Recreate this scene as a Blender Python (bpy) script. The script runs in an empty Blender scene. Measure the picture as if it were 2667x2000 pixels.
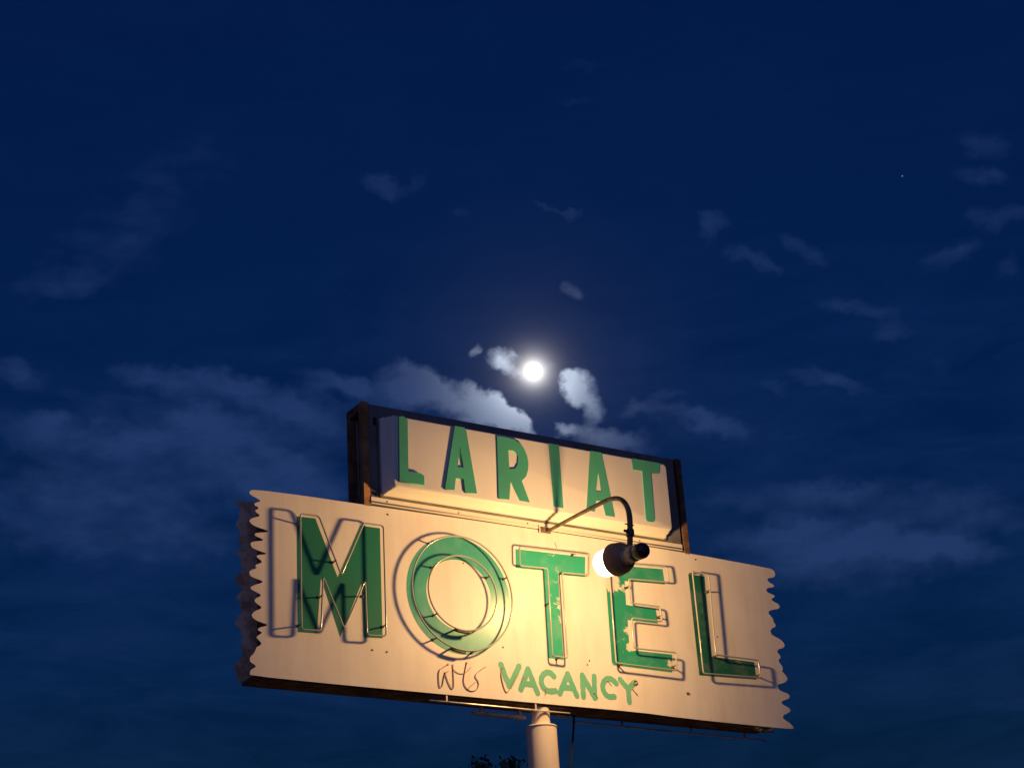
import bpy, bmesh, math, random
from mathutils import Vector, Matrix
random.seed(7)
S = bpy.context.scene
COL = S.collection
R_ = math.radians

# ------------------------------------------------------------------ camera
# X runs along the sign, Y away from the street, Z up; metres; the sign's face lies in Y = 0.
FPX, W0, H0 = 4857.22, 2667.0, 2000.0
RC = ((0.849118992, 0.059068791, -0.524888383),
      (0.167138239, 0.912618771, 0.373084158),
      (0.501060622, -0.404521764, 0.765049277))
CAM = Vector((-6.171, -9.540, 1.6))

def ray(px, py):
    d = ((px - W0 / 2) / FPX, (py - H0 / 2) / FPX, 1.0)
    h = sum(RC[i][0] * d[i] for i in range(3))
    v = sum(RC[i][1] * d[i] for i in range(3))
    n = sum(RC[i][2] * d[i] for i in range(3))
    return Vector((h, n, -v))

def on_y(px, py, y=0.0):
    d = ray(px, py)
    return CAM + d * ((y - CAM.y) / d.y)

def on_x(px, py, x):
    d = ray(px, py)
    return CAM + d * ((x - CAM.x) / d.x)

K = 500.0 / 2074.0
def sheet(ox, oy, k=K):
    """enlarged survey sheets of the photo: returns a function sheet point -> (X, Z) in plane y"""
    def f(pts, y=0.0):
        out = []
        for a, b in pts:
            p = on_y(ox + k * a, oy + k * b, y)
            out.append((p.x, p.z))
        return out
    return f
c1, c2, c3 = sheet(580, 1020), sheet(1000, 1020), sheet(1400, 1120)
c4, c5, c6, c7, c8 = sheet(580, 1260), sheet(980, 1360), sheet(1400, 1400), sheet(1680, 1400), sheet(580, 1600)
D = 400.0 / 2212.0
d1, d2, d3 = sheet(1100, 1700, D), sheet(1480, 1700, D), sheet(1780, 1700, D)

cd = bpy.data.cameras.new('camera')
cam = bpy.data.objects.new('camera', cd)
COL.objects.link(cam)
right = Vector((RC[0][0], RC[0][2], -RC[0][1]))
down = Vector((RC[1][0], RC[1][2], -RC[1][1]))
fwd = Vector((RC[2][0], RC[2][2], -RC[2][1]))
m = Matrix((right, -down, -fwd)).transposed().to_4x4()
m.translation = CAM
cam.matrix_world = m
cd.sensor_width = 36.0
cd.lens = FPX * 36.0 / W0
cd.clip_start, cd.clip_end = 0.1, 20000.0
S.camera = cam

# ------------------------------------------------------------------ helpers
def tag(o, label=None, cat=None, group=None, kind=None):
    if label: o['label'] = label
    if cat: o['category'] = cat
    if group: o['group'] = group
    if kind: o['kind'] = kind
    return o

def thing(name, label, cat, loc=(0, 0, 0), group=None):
    o = bpy.data.objects.new(name, None)
    COL.objects.link(o)
    o.location = loc
    o.empty_display_size = 0.2
    return tag(o, label, cat, group)

def link(name, me, mat, parent=None, smooth=False):
    me.materials.clear()
    me.materials.append(mat)
    o = bpy.data.objects.new(name, me)
    COL.objects.link(o)
    if smooth:
        for p in me.polygons: p.use_smooth = True
    if parent is not None:
        o.parent = parent
        off = Vector((0, 0, 0)); q = parent
        while q is not None:
            off += Vector(q.location); q = q.parent
        o.location = -off           # the mesh is written in world metres
    return o

def obj(name, bm, mat, parent=None, smooth=False):
    me = bpy.data.meshes.new(name)
    bmesh.ops.recalc_face_normals(bm, faces=bm.faces[:])
    bm.to_mesh(me); bm.free()
    return link(name, me, mat, parent, smooth)

def box(bm, x0, x1, y0, y1, z0, z1, bev=0.0):
    vs = [bm.verts.new((x, y, z)) for x in (x0, x1) for y in (y0, y1) for z in (z0, z1)]
    fs = [(0, 1, 3, 2), (4, 6, 7, 5), (0, 4, 5, 1), (2, 3, 7, 6), (0, 2, 6, 4), (1, 5, 7, 3)]
    faces = [bm.faces.new([vs[i] for i in f]) for f in fs]
    if bev > 0:
        es = list({e for f in faces for e in f.edges})
        bmesh.ops.bevel(bm, geom=es, offset=bev, segments=2, profile=0.6, affect='EDGES')

def flat(name, loops, y_front, thick, mat, parent=None, bevel=0.0):
    """upright plate: (X, Z) outlines, later loops are holes; front face at y_front"""
    cu = bpy.data.curves.new(name, 'CURVE')
    cu.dimensions = '2D'; cu.fill_mode = 'BOTH'
    for lp in loops:
        sp = cu.splines.new('POLY')
        sp.points.add(len(lp) - 1)
        for p, (x, z) in zip(sp.points, lp): p.co = (x, z, 0, 1)
        sp.use_cyclic_u = True
    cu.extrude = max(thick / 2 - bevel, 1e-5)
    cu.bevel_depth = bevel; cu.bevel_resolution = 2; cu.offset = -bevel
    t = bpy.data.objects.new('tmp', cu)
    COL.objects.link(t)
    dg = bpy.context.evaluated_depsgraph_get()
    me = bpy.data.meshes.new_from_object(t.evaluated_get(dg))
    bpy.data.objects.remove(t); bpy.data.curves.remove(cu)
    me.name = name
    for v in me.vertices:
        x, z, d = v.co
        v.co = (x, y_front + thick / 2 - d, z)
    return link(name, me, mat, parent)

def fillet(pts, r, closed=True, n=5):
    out = []; N = len(pts)
    for i in range(N):
        p = Vector(pts[i])
        if not closed and i in (0, N - 1):
            out.append(tuple(p)); continue
        a, b = Vector(pts[i - 1]), Vector(pts[(i + 1) % N])
        da, db = (a - p), (b - p)
        la, lb = da.length, db.length
        da.normalize(); db.normalize()
        t = min(r, la * 0.45, lb * 0.45)
        for k in range(n + 1):
            s = k / n
            q = (p + da * t) * (1 - s) ** 2 + p * (2 * s * (1 - s)) + (p + db * t) * s * s
            out.append(tuple(q))
    return out

def sweep(bm, pts, rad, seg=10, closed=False, cap=True):
    P = [Vector(p) for p in pts]; N = len(P)
    rr = rad if isinstance(rad, (list, tuple)) else [rad] * N
    rings = []; nrm = None
    for i in range(N):
        a = P[i - 1] if (closed or i > 0) else P[i]
        b = P[(i + 1) % N] if (closed or i < N - 1) else P[i]
        t = (b - a)
        if t.length < 1e-9: t = Vector((0, 0, 1))
        t.normalize()
        if nrm is None:
            nrm = t.orthogonal().normalized()
        nrm = (nrm - t * nrm.dot(t)).normalized()
        bi = t.cross(nrm)
        rings.append([bm.verts.new(P[i] + (nrm * math.cos(2 * math.pi * k / seg) + bi * math.sin(2 * math.pi * k / seg)) * rr[i]) for k in range(seg)])
    M = N if closed else N - 1
    for i in range(M):
        A, B = rings[i], rings[(i + 1) % N]
        sh = 0
        if closed and i == N - 1:      # match the twist of the last ring with the first
            sh = min(range(seg), key=lambda s: (A[0].co - B[s].co).length)
        for k in range(seg):
            bm.faces.new((A[k], A[(k + 1) % seg], B[(k + 1 + sh) % seg], B[(k + sh) % seg]))
    if cap and not closed:
        bm.faces.new(rings[0][::-1]); bm.faces.new(rings[-1])

def lathe(bm, org, axis, prof, seg=32):
    axis = Vector(axis).normalized()
    u = axis.orthogonal().normalized(); v = axis.cross(u)
    prev = None
    for s, r in prof:
        c = Vector(org) + axis * s
        if r < 1e-6:
            ring = [bm.verts.new(c)]
        else:
            ring = [bm.verts.new(c + (u * math.cos(2 * math.pi * k / seg) + v * math.sin(2 * math.pi * k / seg)) * r) for k in range(seg)]
        if prev:
            for k in range(seg):
                a, b = prev[k % len(prev)], prev[(k + 1) % len(prev)]
                c_, d_ = ring[(k + 1) % len(ring)], ring[k % len(ring)]
                f = []
                for q in (a, b, c_, d_):
                    if q not in f: f.append(q)
                if len(f) > 2: bm.faces.new(f)
        prev = ring

def smooth_closed(pts, it=2):
    for _ in range(it):
        out = []
        for i in range(len(pts)):
            (ax, az), (bx, bz) = pts[i], pts[(i + 1) % len(pts)]
            out += [(ax * .75 + bx * .25, az * .75 + bz * .25), (ax * .25 + bx * .75, az * .25 + bz * .75)]
        pts = out
    return pts

def smooth_open(pts, it=2):
    for _ in range(it):
        out = [pts[0]]
        for a, b in zip(pts, pts[1:]):
            out += [tuple(p * .75 + q * .25 for p, q in zip(a, b)), tuple(p * .25 + q * .75 for p, q in zip(a, b))]
        pts = out + [pts[-1]]
    return pts

def lines(o, deg=35):
    """smooth shading that keeps hard edges"""
    me = o.data
    bm = bmesh.new(); bm.from_mesh(me)
    for f in bm.faces: f.smooth = True
    for e in bm.edges:
        if len(e.link_faces) == 2 and e.calc_face_angle(0) > R_(deg): e.smooth = False
    bm.to_mesh(me); bm.free()
    return o

# ------------------------------------------------------------------ materials
def mat(name):
    mt = bpy.data.materials.new(name); mt.use_nodes = True
    nt = mt.node_tree
    return mt, nt, nt.nodes['Principled BSDF']

def N(nt, kind, **kw):
    n = nt.nodes.new(kind)
    for k, v in kw.items(): setattr(n, k, v)
    return n

def noise(nt, scale, detail=6, rough=0.6, vec=None, dist=0.0):
    n = N(nt, 'ShaderNodeTexNoise')
    n.inputs['Scale'].default_value = scale; n.inputs['Detail'].default_value = detail
    n.inputs['Roughness'].default_value = rough; n.inputs['Distortion'].default_value = dist
    if vec is not None: nt.links.new(vec, n.inputs['Vector'])
    return n

def ramp(nt, fac, stops):
    n = N(nt, 'ShaderNodeValToRGB')
    el = n.color_ramp.elements
    while len(el) < len(stops): el.new(0.5)
    for e, (p, c) in zip(el, stops):
        e.position = p; e.color = (*c, 1) if len(c) == 3 else c
    nt.links.new(fac, n.inputs[0])
    return n

def mix(nt, fac, a, b, mode='MIX'):
    n = N(nt, 'ShaderNodeMix', data_type='RGBA', blend_type=mode)
    for sock, v in ((n.inputs[0], fac), (n.inputs[6], a), (n.inputs[7], b)):
        if hasattr(v, 'links'): nt.links.new(v, sock)
        elif isinstance(v, (int, float)): sock.default_value = v
        else: sock.default_value = (*v, 1)
    return n.outputs[2]

def math_(nt, op, a, b=None, c=None, clamp=False):
    n = N(nt, 'ShaderNodeMath', operation=op); n.use_clamp = clamp
    for i, v in enumerate((a, b, c)):
        if v is None: continue
        if hasattr(v, 'links'): nt.links.new(v, n.inputs[i])
        else: n.inputs[i].default_value = v
    return n.outputs[0]

def obco(nt):
    return N(nt, 'ShaderNodeTexCoord').outputs['Object']

def bump(nt, b, h, strength=0.2, dist=0.01):
    n = N(nt, 'ShaderNodeBump')
    n.inputs['Strength'].default_value = strength; n.inputs['Distance'].default_value = dist
    nt.links.new(h, n.inputs['Height']); nt.links.new(n.outputs[0], b.inputs['Normal'])

def enamel(name, base, dirt, amount=0.35, rough=0.42, speck=True):
    """painted sheet metal: faint streaks of dirt running down, small rust specks, slight waviness"""
    mt, nt, b = mat(name)
    co = obco(nt)
    mp = N(nt, 'ShaderNodeMapping'); mp.inputs['Scale'].default_value = (6, 6, 0.9)
    nt.links.new(co, mp.inputs[0])
    st = noise(nt, 1.6, 7, 0.65, mp.outputs[0])
    f1 = ramp(nt, st.outputs[0], [(0.42, (0, 0, 0)), (0.8, (1, 1, 1))])
    cl = noise(nt, 1.7, 5, 0.6, co)
    f2 = ramp(nt, cl.outputs[0], [(0.38, (0, 0, 0)), (0.75, (1, 1, 1))])
    fac = math_(nt, 'MULTIPLY', math_(nt, 'ADD', f1.outputs[0], f2.outputs[0]), amount * 0.5)
    col = mix(nt, fac, base, dirt)
    if speck:
        v = N(nt, 'ShaderNodeTexVoronoi'); v.inputs['Scale'].default_value = 5.5
        nt.links.new(co, v.inputs['Vector'])
        near = math_(nt, 'LESS_THAN', v.outputs['Distance'], 0.035)
        pick = math_(nt, 'GREATER_THAN', N_sep(nt, v.outputs['Color']), 0.72)
        col = mix(nt, math_(nt, 'MULTIPLY', near, pick), col, (0.16, 0.07, 0.035))
    nt.links.new(col, b.inputs['Base Color'])
    rn = ramp(nt, cl.outputs[0], [(0.3, (rough - .06,) * 3), (0.7, (rough + .1,) * 3)])
    nt.links.new(rn.outputs[0], b.inputs['Roughness'])
    b.inputs['Specular IOR Level'].default_value = 0.28
    wv = noise(nt, 2.2, 3, 0.5, co)
    bump(nt, b, wv.outputs[0], 0.12, 0.02)
    return mt

def N_sep(nt, col):
    n = N(nt, 'ShaderNodeSeparateColor'); nt.links.new(col, n.inputs[0]); return n.outputs[0]

def green_paint(name, base, worn=0.0, rough=0.4, seed=0.0, under=(0.62, 0.58, 0.50), spots=(), spec=0.2):
    """hand-painted green lettering; worn > 0 lets the pale sheet show through in chips"""
    mt, nt, b = mat(name)
    co = obco(nt)
    mp = N(nt, 'ShaderNodeMapping'); mp.inputs['Location'].default_value = (seed, seed * 1.7, seed * .6)
    nt.links.new(co, mp.inputs[0])
    n1 = noise(nt, 3.0, 6, 0.6, mp.outputs[0])
    col = mix(nt, ramp(nt, n1.outputs[0], [(0.3, (0, 0, 0)), (0.75, (1, 1, 1))]).outputs[0], base, tuple(c * 0.72 + 0.012 for c in base))
    if worn > 0:
        big = noise(nt, 5.0, 8, 0.68, mp.outputs[0], 0.4)
        small = noise(nt, 34.0, 5, 0.7, mp.outputs[0], 0.6)
        s = math_(nt, 'ADD', math_(nt, 'MULTIPLY', big.outputs[0], 0.5), math_(nt, 'MULTIPLY', small.outputs[0], 0.5))
        geo = N(nt, 'ShaderNodeNewGeometry').outputs['Position']
        for sx_, sz_, sr_, sa_ in spots:      # places where the paint has flaked off more
            dd = N(nt, 'ShaderNodeVectorMath', operation='DISTANCE'); nt.links.new(geo, dd.inputs[0]); dd.inputs[1].default_value = (sx_, 0, sz_)
            mr = N(nt, 'ShaderNodeMapRange', interpolation_type='SMOOTHSTEP')
            mr.inputs[1].default_value = sr_; mr.inputs[2].default_value = sr_ * .2; mr.inputs[3].default_value = 0; mr.inputs[4].default_value = sa_
            nt.links.new(dd.outputs['Value'], mr.inputs[0])
            s = math_(nt, 'ADD', s, mr.outputs[0])
        t = 0.70 - worn
        f = ramp(nt, s, [(t - 0.01, (0, 0, 0)), (t + 0.04, (1, 1, 1))])
        col = mix(nt, f.outputs[0], col, under)
        fd = noise(nt, 9.0, 5, 0.6, mp.outputs[0])
        col = mix(nt, math_(nt, 'MULTIPLY', ramp(nt, fd.outputs[0], [(0.5, (0, 0, 0)), (0.8, (1, 1, 1))]).outputs[0], 0.45), col, tuple(c * .5 + .2 for c in base))
    nt.links.new(col, b.inputs['Base Color'])
    b.inputs['Roughness'].default_value = rough
    b.inputs['Specular IOR Level'].default_value = spec
    bump(nt, b, n1.outputs[0], 0.1, 0.01)
    return mt

def metal_paint(name, base, rust, amt=0.5, rough=0.6, metallic=0.0, scale=9.0):
    mt, nt, b = mat(name)
    co = obco(nt)
    n1 = noise(nt, scale, 8, 0.68, co)
    f = ramp(nt, n1.outputs[0], [(0.62 - amt * 0.4, (0, 0, 0)), (0.72 - amt * 0.3, (1, 1, 1))])
    nt.links.new(mix(nt, f.outputs[0], base, rust), b.inputs['Base Color'])
    b.inputs['Roughness'].default_value = rough; b.inputs['Metallic'].default_value = metallic
    bump(nt, b, n1.outputs[0], 0.3, 0.004)
    return mt

def glass_tube(name):
    mt, nt, b = mat(name)
    n1 = noise(nt, 14, 4, 0.6, obco(nt))
    nt.links.new(mix(nt, n1.outputs[0], (0.48, 0.51, 0.44), (0.32, 0.34, 0.29)), b.inputs['Base Color'])
    b.inputs['Roughness'].default_value = 0.12
    b.inputs['IOR'].default_value = 1.5
    return mt

def emit(name, col, strength):
    mt = bpy.data.materials.new(name); mt.use_nodes = True
    nt = mt.node_tree; nt.nodes.clear()
    o = N(nt, 'ShaderNodeOutputMaterial'); e = N(nt, 'ShaderNodeEmission')
    e.inputs[0].default_value = (*col, 1); e.inputs[1].default_value = strength
    nt.links.new(e.outputs[0], o.inputs[0])
    mt.cycles.emission_sampling = 'NONE'
    return mt

M_white = enamel('white enamel', (0.72, 0.70, 0.66), (0.40, 0.32, 0.24), 0.55, 0.42)
M_pan = enamel('white plastic face', (0.70, 0.69, 0.66), (0.46, 0.40, 0.32), 0.25, 0.36, False)
M_flange = metal_paint('shade-darkened retainer', (0.15, 0.15, 0.16), (0.10, 0.095, 0.09), 0.35, 0.5, 0.0, 5)  # retainer darkened: the shade of the raised pan is put into its colour
M_inner = metal_paint('bare rusty sheet', (0.22, 0.13, 0.09), (0.12, 0.06, 0.035), 0.6, 0.75)
M_back = metal_paint('bounce-warmed inner paint', (0.78, 0.58, 0.46), (0.42, 0.26, 0.18), 0.5, 0.7)  # warm bounced lamplight put into the back sheet's colour
M_under = metal_paint('rusty underside', (0.24, 0.14, 0.08), (0.10, 0.055, 0.03), 0.6, 0.8)
M_rust = metal_paint('rusted angle iron', (0.15, 0.085, 0.045), (0.08, 0.035, 0.018), 0.55, 0.85)
M_rust2 = metal_paint('orange rusted iron', (0.34, 0.175, 0.07), (0.22, 0.10, 0.04), 0.5, 0.85)
M_galv = metal_paint('galvanised strip', (0.72, 0.71, 0.69), (0.42, 0.37, 0.32), 0.3, 0.35, 0.3)
M_flange_lit = enamel('lamplit retainer', (0.66, 0.63, 0.57), (0.42, 0.36, 0.28), 0.35, 0.42, False)  # pale lamplit copy of the retainer tone, for its bottom strip
M_pole = enamel('cream pole paint', (0.74, 0.67, 0.58), (0.34, 0.25, 0.18), 0.6, 0.5, False)
M_lamp = metal_paint('dark lamp housing', (0.27, 0.20, 0.15), (0.50, 0.22, 0.08), 0.4, 0.55, 0.0, 22)
M_neck = metal_paint('lamp socket', (0.50, 0.44, 0.34), (0.22, 0.15, 0.10), 0.4, 0.6, 0.0, 30)
M_knob = metal_paint('black bakelite cap', (0.018, 0.017, 0.017), (0.03, 0.024, 0.02), 0.4, 0.4, 0.0, 20)
M_pipe = metal_paint('painted conduit', (0.17, 0.125, 0.085), (0.07, 0.035, 0.025), 0.4, 0.55, 0.0, 16)
M_glass = glass_tube('unlit neon glass')
M_oldglass = metal_paint('grimy old neon glass', (0.48, 0.31, 0.18), (0.28, 0.16, 0.09), 0.55, 0.3, 0.0, 30)
M_black = metal_paint('black rubber', (0.008, 0.008, 0.008), (0.012, 0.012, 0.012), 0.4, 0.95)
M_black.node_tree.nodes['Principled BSDF'].inputs['Specular IOR Level'].default_value = 0.15
M_steel = metal_paint('support steel', (0.13, 0.11, 0.09), (0.06, 0.035, 0.02), 0.5, 0.6, 0, 30)
M_stain = metal_paint('rust stain', (0.20, 0.10, 0.05), (0.14, 0.06, 0.03), 0.5, 0.8, 0, 40)
G_M = green_paint('dark green letter', (0.006, 0.175, 0.115), 0.0, 0.5, 1.0)
G_O = green_paint('mid green letter', (0.050, 0.35, 0.27), 0.045, 0.36, 2.3, spec=0.5)
def spots(f, lst): return [(*f([(x, y)])[0], r, a) for x, y, r, a in lst]
G_T = green_paint('worn green letter', (0.035, 0.37, 0.24), 0.075, 0.40, 4.1, spots=spots(c5, [(1975, 880, .07, .12), (2000, 1060, .07, .13), (1925, 620, .05, .09), (1990, 1300, .06, .09), (1900, 360, .06, .06), (1960, 520, .04, .12)]))
G_E = green_paint('chipped green letter', (0.020, 0.29, 0.185), 0.075, 0.40, 6.9, spots=spots(c6, [(800, 480, .11, .30), (760, 380, .09, .3), (950, 560, .06, .18), (975, 1000, .06, .17), (1000, 1180, .05, .2), (1440, 1370, .06, .12), (1200, 770, .05, .10), (800, 1380, .05, .16)]))
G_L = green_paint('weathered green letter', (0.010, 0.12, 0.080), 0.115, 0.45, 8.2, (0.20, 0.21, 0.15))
G_small = green_paint('pale green brush paint', (0.13, 0.47, 0.31), 0.05, 0.5, 3.3)
G_name = green_paint('green face letter', (0.065, 0.36, 0.26), 0.0, 0.42, 5.0)

# ------------------------------------------------------------------ MOTEL board
TH = 0.197                       # front face to back face
left = c4([(340, 64), (308, 68), (289, 85), (290, 105), (318, 128), (362, 150), (408, 180), (402, 192), (365, 200), (338, 214), (348, 234), (376, 246), (388, 260), (378, 272), (354, 282), (352, 298), (378, 318), (400, 338), (394, 350), (350, 360), (304, 376), (289, 396), (306, 428), (340, 452), (392, 472), (448, 490), (494, 508), (480, 520), (420, 524), (362, 528), (342, 545), (360, 566), (408, 584), (442, 603), (424, 614), (364, 618), (312, 626), (300, 650), (314, 684), (354, 706), (416, 730), (476, 750), (462, 760), (402, 764), (368, 772), (370, 792), (404, 816), (426, 838), (414, 854), (364, 868), (350, 884), (366, 904), (356, 915), (310, 926), (284, 954), (298, 990), (338, 1014), (396, 1034), (436, 1052), (418, 1070), (352, 1086), (296, 1116), (314, 1144), (368, 1168), (416, 1198), (404, 1214), (356, 1234), (342, 1260), (370, 1294), (426, 1330), (402, 1352), (346, 1372), (312, 1408), (322, 1444), (372, 1478), (430, 1498), (488, 1518), (462, 1536), (398, 1548), (376, 1572), (402, 1590), (426, 1602), (412, 1616), (374, 1640)])
left += c8([(366, 250), (392, 276), (420, 308), (408, 330), (366, 348), (352, 392), (326, 430), (296, 458), (292, 490), (308, 518), (346, 540), (360, 556), (344, 574), (304, 594), (293, 630), (297, 656)])
bottom = d1([(0, 548)]) + d1([(1600, 715)]) + d2([(1000, 848)]) + d3([(0, 938), (1310, 1072), (1588, 1094)])
bottom = c8([(1080, 738), (2074, 830)]) + bottom[1:]
rt = d3([(1580, 1062), (1540, 1012), (1470, 966), (1428, 930), (1444, 888), (1500, 868), (1550, 828), (1515, 784), (1440, 748), (1405, 706), (1440, 680), (1510, 660), (1536, 622), (1508, 582), (1440, 562), (1382, 532), (1358, 492)])
rt += c7([(1432, 1584), (1488, 1570), (1530, 1550), (1540, 1512), (1502, 1464), (1478, 1440), (1490, 1420), (1484, 1390), (1452, 1352), (1440, 1315), (1460, 1302), (1465, 1284), (1446, 1254), (1425, 1226), (1442, 1202), (1492, 1190), (1511, 1160), (1495, 1128), (1458, 1094), (1398, 1064), (1364, 1040), (1352, 1004), (1372, 976), (1410, 962), (1408, 934), (1388, 908), (1386, 880), (1364, 850), (1336, 820), (1334, 792), (1382, 776), (1446, 766), (1456, 740), (1440, 714), (1382, 686), (1362, 660), (1386, 648), (1408, 628), (1372, 610), (1322, 590), (1306, 560), (1332, 540), (1386, 534), (1394, 520), (1380, 500), (1336, 480), (1318, 442), (1352, 434), (1400, 424), (1407, 386), (1386, 346), (1330, 326)])
tp = [on_y(1785, 1438.6), on_y(1500, 1394), on_y(1200, 1350), on_y(910, 1308.5), on_y(797, 1291.5), on_y(700, 1279)]
top = [(p.x, p.z) for p in tp]
front = smooth_closed(left + bottom + rt + top, 1)

sign = thing('motel_sign', 'wide white sign board with ragged ends reading MOTEL and VACANCY in green', 'sign', (0.17, 0.1, 4.45))
flat('front_panel', [front], 0.0, 0.004, M_white, sign)
# back panel: same kind of ragged sheet, its own teeth
bl = c4([(170, 172), (140, 188), (150, 215), (185, 250), (196, 285), (168, 320), (190, 360), (150, 400), (140, 450), (185, 500), (205, 545), (160, 590), (190, 640), (215, 690), (140, 738), (150, 765), (205, 810), (190, 860), (215, 905), (200, 950), (150, 1000), (132, 1045), (160, 1085), (215, 1130), (200, 1165), (150, 1205), (145, 1245), (205, 1290), (180, 1330), (220, 1380), (175, 1430), (120, 1505), (150, 1545), (215, 1590)], TH)
bl += c8([(170, 200), (235, 215), (200, 262), (210, 300), (190, 352), (225, 400), (215, 440), (170, 480), (150, 530), (122, 572), (135, 605), (165, 640), (150, 700), (140, 722)], TH)
bb = [(x, z + 0.004) for x, z in reversed(rt)]
zb = bl[-1][1]
back = bl + [(0.0, zb - 0.004), (1.9, zb - 0.01)] + [(x, z) for x, z in rt] + [(1.5, 5.61), (0.2, 5.61), (-1.4, 5.60)]
back = smooth_closed(back, 1)
flat('back_panel', [back], TH - 0.004, 0.004, M_back, sign)
# body between the two sheets: shallow steel box with seams
bm = bmesh.new()
zt, zbm = 5.592, 4.486
box(bm, -1.70, -1.66, 0.006, TH - 0.006, zbm, zt)
box(bm, 2.00, 2.04, 0.006, TH - 0.006, zbm, zt)
box(bm, -1.659, 1.999, 0.006, TH - 0.006, zt - 0.03, zt - 0.001)
obj('body', bm, M_inner, sign)
bm = bmesh.new()
for k in range(5):
    xa = -1.80 + k * 0.76
    box(bm, xa, xa + 0.756, 0.016, TH - 0.0065, 4.464 + 0.001 * (k % 2), 4.486 - 0.001 * (k % 2), 0.002)
obj('underside', bm, M_under, sign)
# pale hem along the back sheet and hardware below it
def bar(px0, px1, y, r, h=0.0):
    bm = bmesh.new()
    a, b = on_y(*px0, y), on_y(*px1, y)
    n = 14
    pts = [a.lerp(b, k / n) + Vector((0, 0, 0.0015 * math.sin(k * 2.1))) for k in range(n + 1)]
    sweep(bm, pts, r, 8)
    return bm
bm = bmesh.new()
a, b = on_y(1118, 1823, .008), on_y(1484, 1857, .008)
sweep(bm, [a, a.lerp(b, .3), a.lerp(b, .6), b], [.005, .006, .006, .005], 8)
obj('hanger_rod', bm, M_galv, sign, True)
for t_ in (.12, .75):
    bm = bmesh.new(); q = a.lerp(b, t_)
    box(bm, q.x - .005, q.x + .005, .004, .012, q.z + .004, 4.474)
    obj('hanger_tab', bm, M_galv, sign)
bm = bmesh.new()
a, b = on_y(1230, 1855.5, 0.14), on_y(1369, 1867, 0.14)
box(bm, a.x, b.x, 0.125, 0.165, a.z - 0.010, a.z + 0.010, 0.004)
for xx in (a.x + 0.06, b.x - 0.05):
    box(bm, xx, xx + 0.02, 0.135, 0.155, a.z + 0.0105, 4.474, 0.002)
obj('mounting_bracket', bm, M_galv, sign)
bm = bmesh.new()
a2, b2 = on_y(1450, 1861, 0.14), on_y(1484, 1866, 0.14)
box(bm, a2.x, b2.x, 0.125, 0.165, b2.z - 0.006, b2.z + 0.006, 0.003)
box(bm, b2.x - 0.012, b2.x - 0.001, 0.128, 0.162, b2.z + 0.0065, 4.474, 0.002)
obj('mounting_bracket', bm, M_galv, sign)
bm = bar((1488, 1878), (1996, 1928), TH - 0.02, 0.0065)
for px in ((1620, 1891), (1800, 1909), (1940, 1922)):
    p = on_y(*px, TH - 0.02)
    box(bm, p.x - 0.006, p.x + 0.006, TH - 0.026, TH - 0.014, p.z + 0.004, 4.475)
obj('conduit_rail', bm, M_galv, sign, True)
# torn strip curling at the lower right
bm = bmesh.new()
cs = [on_y(1780 + D * x, 1700 + D * y, -0.004) for x, y in ((1010, 1062), (1120, 1090), (1200, 1100), (1250, 1088), (1310, 1066))]
vs = [(bm.verts.new(p + Vector((0, -0.012, -0.004))), bm.verts.new(p + Vector((0, 0.014, -0.014)))) for p in cs]
for q, w in zip(vs, vs[1:]): bm.faces.new((q[0], w[0], w[1], q[1]))
bmesh.ops.solidify(bm, geom=bm.faces[:], thickness=0.002)
obj('loose_trim', bm, M_galv, sign, True)

# painted letters with unlit neon tubes standing off in front
DT = 0.048
def tube_letter(paint_loops, tube_loops, pmat, sup, label):
    o = flat('letter', paint_loops, -0.0008, 0.0006, pmat, sign)
    o['label'] = label
    for lp in tube_loops:
        bm = bmesh.new()
        sweep(bm, [(x, -DT, z) for x, z in lp], 0.0055, 8, True)
        obj('neon_tube', bm, M_glass, o, True)
    for x, z in sup:
        bm = bmesh.new()
        lathe(bm, (x, -0.001, z), (0, -1, 0), [(0, 0), (0, .010), (.004, .010), (.005, .0045), (DT - .008, .0045), (DT - .004, .008), (DT, .008), (DT, 0)], 10)
        obj('tube_support', bm, M_steel, o)
    return o

def mid(a, b, t=0.5): return (a[0] * (1 - t) + b[0] * t, a[1] * (1 - t) + b[1] * t)

mt = c4([(838, 322), (1040, 346), (1282, 985), (1525, 422), (1738, 452), (1768, 1642), (1562, 1632), (1540, 1045), (1312, 1558), (1085, 1000), (1062, 1582), (852, 1574)], -DT)
mp_ = list(mt)
mp_[8] = c4([(1310, 1628)], -DT)[0]
mp_[9] = c4([(1100, 985)], -DT)[0]
mp_[10] = c4([(1058, 1588)], -DT)[0]
sup = [mid(mt[11], mt[0], .05), mid(mt[11], mt[0], .93), mid(mt[1], mt[2], .75), mid(mt[9], mt[10], .35), mid(mt[6], mt[7], .75), mid(mt[4], mt[5], .9)]
tube_letter([mp_], [fillet(mt, 0.022)], G_M, sup, 'clean dark green letter M')

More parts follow.
